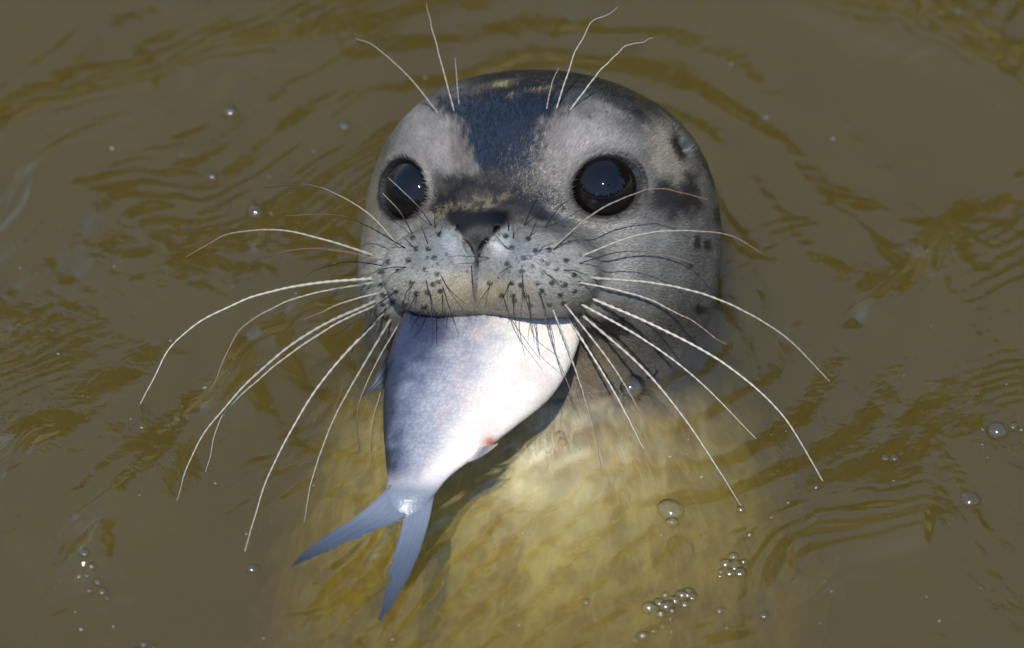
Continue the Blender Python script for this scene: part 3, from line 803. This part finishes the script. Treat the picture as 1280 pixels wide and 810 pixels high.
# ------------------------------------------------------------------ fish
FISH_BASE = P(520, 610, 330.)
fish = tag(empty('fish', FISH_BASE), 'silver fish with blue grey back hanging from the seal\'s mouth', 'fish')
def build_fish():
    Lp = catmull([(535, 352), (508, 386), (490, 432), (481, 480), (479, 530), (482, 572), (484, 600), (484, 618), (500, 648)], 140)
    Rp = catmull([(705, 356), (728, 396), (716, 450), (688, 497), (645, 533), (602, 566), (562, 596), (541, 622), (518, 656)], 140)
    n = len(Lp); t = np.linspace(0, 1, n)
    cc = np.interp(t, [0, .14, .3, .5, .7, .85, 1], [66, 112, 154, 204, 250, 282, 304])
    C = (Lp + Rp) / 2; H = (Rp - Lp) / 2; hw = np.linalg.norm(H, axis=1)
    thick = hw * np.interp(t, [0, .3, .7, .9, 1], [.36, .40, .42, .40, .06]); m = 72
    a = np.arange(m) / m * 2 * math.pi; ca, sa = np.cos(a), np.sin(a)
    prof = np.sign(sa) * np.abs(sa) ** 1.12
    tv0 = t[:, None]
    X = C[:, None, 0] + H[:, None, 0] * ca; Y = C[:, None, 1] + H[:, None, 1] * ca
    Cc = cc[:, None] + thick[:, None] * prof + 18 * ca * (1 - tv0) - H[:, None, 1] * ca * 0.3
    v = P(X.ravel(), Y.ravel(), Cc.ravel())
    u = np.repeat((ca[None, :] * .5 + .5), n, 0).ravel(); tv = np.repeat(t, m)
    q = np.stack([X.ravel(), Y.ravel(), Cc.ravel()], 1)
    nz = fbm(q / 22., 61, 4)
    g = lambda *c: srgb(*c)
    col = np.tile(g(160, 162, 170), (len(v), 1))
    def mx(c, f):
        nonlocal col
        f = np.clip(f, 0, 1)[:, None]; col = col * (1 - f) + np.array(c) * f
    uu = u + (nz - .5) * .22
    mx(g(234, 227, 214), sm(.40, .66, uu)); mx(g(92, 98, 116), sm(.38, .10, uu) * .9); mx(g(36, 40, 50), sm(.17, .04, uu))
    mx(g(48, 54, 78), sm(.46, .14, uu) * sm(.40, .2, tv) * .9)
    mx(g(206, 176, 168), sm(.5, .62, nz) * sm(.25, .5, u) * .35)
    mx(g(168, 150, 160), np.exp(-((tv - .9) / .05) ** 2) * .5)
    mx(g(186, 182, 186), sm(.66, .80, tv) * .7); mx(g(124, 132, 144), sm(.76, .875, tv)); mx(g(190, 110, 90), np.exp(-((X.ravel() - 612) ** 2 + (Y.ravel() - 552) ** 2) / 60.))
    fl = np.stack([tv * 92, np.repeat(ca[None, :], n, 0).ravel() * hw.repeat(m) / 4.0, np.repeat(np.sign(sa)[None, :], n, 0).ravel() * 5], 1)
    mesh_obj('body', v, grid_faces(n, m, True), M_FISH, fish, FISH_BASE, col=np.column_stack([col, sm(.75, .3, u) * sm(.88, .7, tv)]), extra={'Flow': fl})
    # tail fin: two lobes fanned with rays, thin but solid
    def lobe(spine, edge, c_in, c_out, name, base_col, end_col, z0, z1):
        k = 40; A = catmull(spine, k); B = catmull(edge, k); mm = 14
        rs = np.random.RandomState(len(name) + int(z0)); tt_ = np.linspace(0, 1, k)
        s_ = np.linspace(0, 1, mm)
        XY = A[:, None] * (1 - s_)[None, :, None] + B[:, None] * s_[None, :, None]
        rag = 1 - 0.30 * (rs.rand(k)[:, None]) * (s_[None, :] ** 6) * sm(.3, .6, tt_)[:, None]
        XY = A[:, None] + (XY - A[:, None]) * rag[..., None]
        cz = (z0 + (z1 - z0) * tt_ ** .8)[:, None] + 0.6 * np.sin(s_[None, :] * 22)
        th_ = (9 * (np.sqrt(tt_) * (1 - tt_))[:, None] * (1 - .5 * s_[None, :]) + 0.7)
        fr = P(XY[..., 0].ravel(), XY[..., 1].ravel(), (cz + th_).ravel()); bk = P(XY[..., 0].ravel(), XY[..., 1].ravel(), (cz - th_).ravel())
        f1 = grid_faces(k, mm); nfr = len(fr)
        rim = np.concatenate([np.arange(mm), np.arange(1, k) * mm + mm - 1, (k - 1) * mm + np.arange(mm - 2, -1, -1), np.arange(k - 2, 0, -1) * mm])
        r2 = np.roll(rim, -1)
        f = np.vstack([f1, f1[:, ::-1] + nfr, np.stack([rim, r2, r2 + nfr, rim + nfr], 1)])
        ray = .95 + .07 * np.sin(s_ * 46 + 1)[None, :] * np.ones((k, 1)) + .12 * (rs.rand(k, mm) - .5)
        e = (tt_[:, None] * np.ones((1, mm)))[..., None]
        e2 = sm(.1, .5, e); c = ((base_col * (1 - e2) + g(90, 102, 116) * e2) * (1 - sm(.2, 1, e)) + end_col * sm(.2, 1, e)) * ray[..., None]
        c = c.reshape(-1, 3)
        mesh_obj(name, np.vstack([fr, bk]), f, M_FIN if name == 'dorsal_fin' else M_FISH, fish, FISH_BASE, col=np.column_stack([np.clip(np.vstack([c, c]), 0, .8), np.zeros(2 * len(c))]), extra={'Flow': np.zeros((2 * len(c), 3))})
    lobe([(488, 606), (452, 640), (410, 668), (380, 690), (363, 709)], [(522, 628), (502, 648), (462, 668), (412, 690), (365, 708)], 0, 0, 'tail_fin', g(124, 132, 144), g(46, 50, 60), 274, 372)
    lobe([(544, 612), (535, 655), (520, 700), (500, 740), (476, 776)], [(502, 626), (502, 660), (486, 706), (478, 742), (472, 774)], 0, 0, 'tail_fin', g(124, 132, 144), g(52, 58, 68), 274, 388)
    lobe([(486, 440), (474, 462), (464, 480), (453, 494)], [(482, 486), (478, 486), (470, 488), (454, 495)], 0, 0, 'dorsal_fin', g(46, 48, 54), g(28, 32, 40), 150, 165)
    lobe([(578, 580), (600, 572), (622, 556)], [(598, 560), (610, 556), (623, 553)], 0, 0, 'anal_fin', g(186, 176, 168), g(170, 150, 140), 246, 262)
build_fish()

# ------------------------------------------------------------------ bubbles and specks on the water
def dome(r, n=20, m=10):
    v = [(0, 0, r * .96)]; f = []
    for i in range(1, m + 1):
        t = i / m * math.pi * .56
        for j in range(n):
            a = j / n * 2 * math.pi; v.append((r * math.sin(t) * math.cos(a), r * math.sin(t) * math.sin(a), r * math.cos(t) * .96))
    f += [(0, 1 + j, 1 + (j + 1) % n) for j in range(n)]
    for i in range(m - 1):
        b = 1 + i * n
        f += [(b + j, b + n + j, b + n + (j + 1) % n, b + (j + 1) % n) for j in range(n)]
    return v, f
_v, _f = dome(1.0)
ME_DOME = bpy.data.meshes.new('bubble'); ME_DOME.from_pydata(_v, [], _f); ME_DOME.update()
ME_DOME.polygons.foreach_set('use_smooth', [True] * len(ME_DOME.polygons)); ME_DOME.materials.append(M_BUB)
BR = random.Random(77)
def bubble(px, py, r, parent=None, ploc=None):
    w = on_water(px, py + r * .5); z = surf_z(w[0], w[1])
    o = bpy.data.objects.new('bubble', ME_DOME); link(o, parent)
    loc = np.array([w[0], w[1], z]); o.scale = (r * S * BR.uniform(.85, 1.15), r * S * BR.uniform(.85, 1.15), r * S * BR.uniform(.6, .95)); o.rotation_euler = (0, 0, BR.uniform(0, 3))
    o.location = loc if parent is None else loc - ploc
    return o
def cluster(px, py, label, items):
    w = on_water(px, py); loc = np.array([w[0], w[1], surf_z(w[0], w[1])])
    e = tag(empty('bubble_cluster', loc), label, 'bubbles', 'bubbles floating on the water')
    for dx, dy, r in items: bubble(px + dx, py + dy, r, e, loc)
def single(px, py, r, label):
    tag(bubble(px, py, r), label, 'bubble', 'bubbles floating on the water')
cluster(838, 636, 'large oval bubble with a small one joined below it', [(0, -8, 17), (2, 12, 9)])
cluster(790, 474, 'two clear round bubbles beside the seal\'s chin', [(0, 4, 17), (21, -14, 13), (-8, 22, 5), (14, 24, 4)])
rr = random.Random(3)
cluster(915, 708, 'compact clump of small bubbles above the long foam raft', [(-8, -6, 9), (4, -4, 10), (10, 6, 8), (-2, 6, 8), (-14, 6, 5), (14, -6, 6), (2, -14, 6), (-16, 12, 3)])
cluster(838, 748, 'long raft of many joined bubbles, the biggest foam patch', [(-26, 6, 10), (-14, 0, 9), (-4, 4, 10), (6, -2, 9), (14, -8, 10), (22, -10, 9), (28, -4, 7), (-12, 14, 8), (2, 12, 6), (-22, 12, 5), (18, 4, 7), (-6, -8, 5)])
cluster(812, 787, 'string of bubbles trailing below the long foam raft', [(-8, 3, 8), (6, -2, 5), (16, -8, 5), (26, -14, 4), (-18, 8, 5)])
cluster(1250, 541, 'shiny bubble with smaller ones close by, on the dark ripple', [(-4, 0, 15), (16, -2, 7), (26, 2, 4), (-22, 4, 3)])
cluster(1112, 575, 'pair of tiny bubbles beside the whisker tip', [(-5, 0, 5), (6, 1, 6), (14, -3, 3)])
cluster(112, 722, 'loose clump of little bubbles on the ridge of water', [(-6, -15, 7), (4, -2, 6), (10, 8, 6), (-3, 6, 5), (16, 16, 6), (22, 24, 4), (0, 18, 4)])
cluster(180, 800, 'foam patch of small bubbles in the rippled hollow', [(-8, 0, 8), (4, 2, 8), (-1, -9, 6), (12, -4, 5), (-14, 7, 5)])
single(1212, 629, 13, 'single round bubble below the shiny bubble cluster'); single(316, 703, 8, 'single bubble under the longest hanging whisker')
single(320, 257, 13, 'soft out of focus bubble by the upper whiskers'); single(265, 211, 8, 'small blurred bubble on smooth grey brown water')
single(430, 146, 9, 'small blurred bubble beside the seal\'s crown'); single(288, 132, 11, 'whitish blurred bubble on the far smooth water')
single(937, 668, 4.5, 'tiny bubble below the touching whisker tip'); single(926, 634, 6, 'little bubble at the tip of the longest drooping whisker')
single(1020, 611, 5, 'little bubble at the tip of the wide curved whisker'); single(733, 750, 5, 'tiny bubble over the sunlit chest')
single(900, 762, 6, 'oval bubble beside the foam raft'); single(955, 774, 7, 'bright bubble on the brown ripple near the foam')
single(700, 540, 6, 'bright bubble at the waterline under the chin')

def build_specks():
    rng = random.Random(9); V = []; F = []
    for k in range(300):
        x, y = rng.uniform(-40, 1320), rng.uniform(-40, 850)
        w = on_water(x, y)
        if np.hypot(w[0] - HEAD_XY[0], (w[1] - HEAD_XY[1])) < 0.115: continue
        r = rng.choice((.7, .9, 1.1, 1.5, 2.2)) * S * .8; z = 0.0; b = len(V); el = rng.uniform(.5, 1.6); a0 = rng.uniform(0, 3)
        for j in range(5):
            a = a0 + j / 5 * 2 * math.pi; V.append((w[0] + r * el * math.cos(a), w[1] + r * math.sin(a), z + .0001))
        V.append((w[0], w[1], z + .0001 + r * .6)); F += [(b + j, b + (j + 1) % 5, b + 5) for j in range(5)]
    V = np.array(V); V[:, 2] += water_h(V[:, :2])
    o = mesh_obj('floating_specks', V, F, M_SPECK)
    tag(o, 'tiny pale specks of debris scattered over the water', 'specks', kind='stuff')
build_specks()
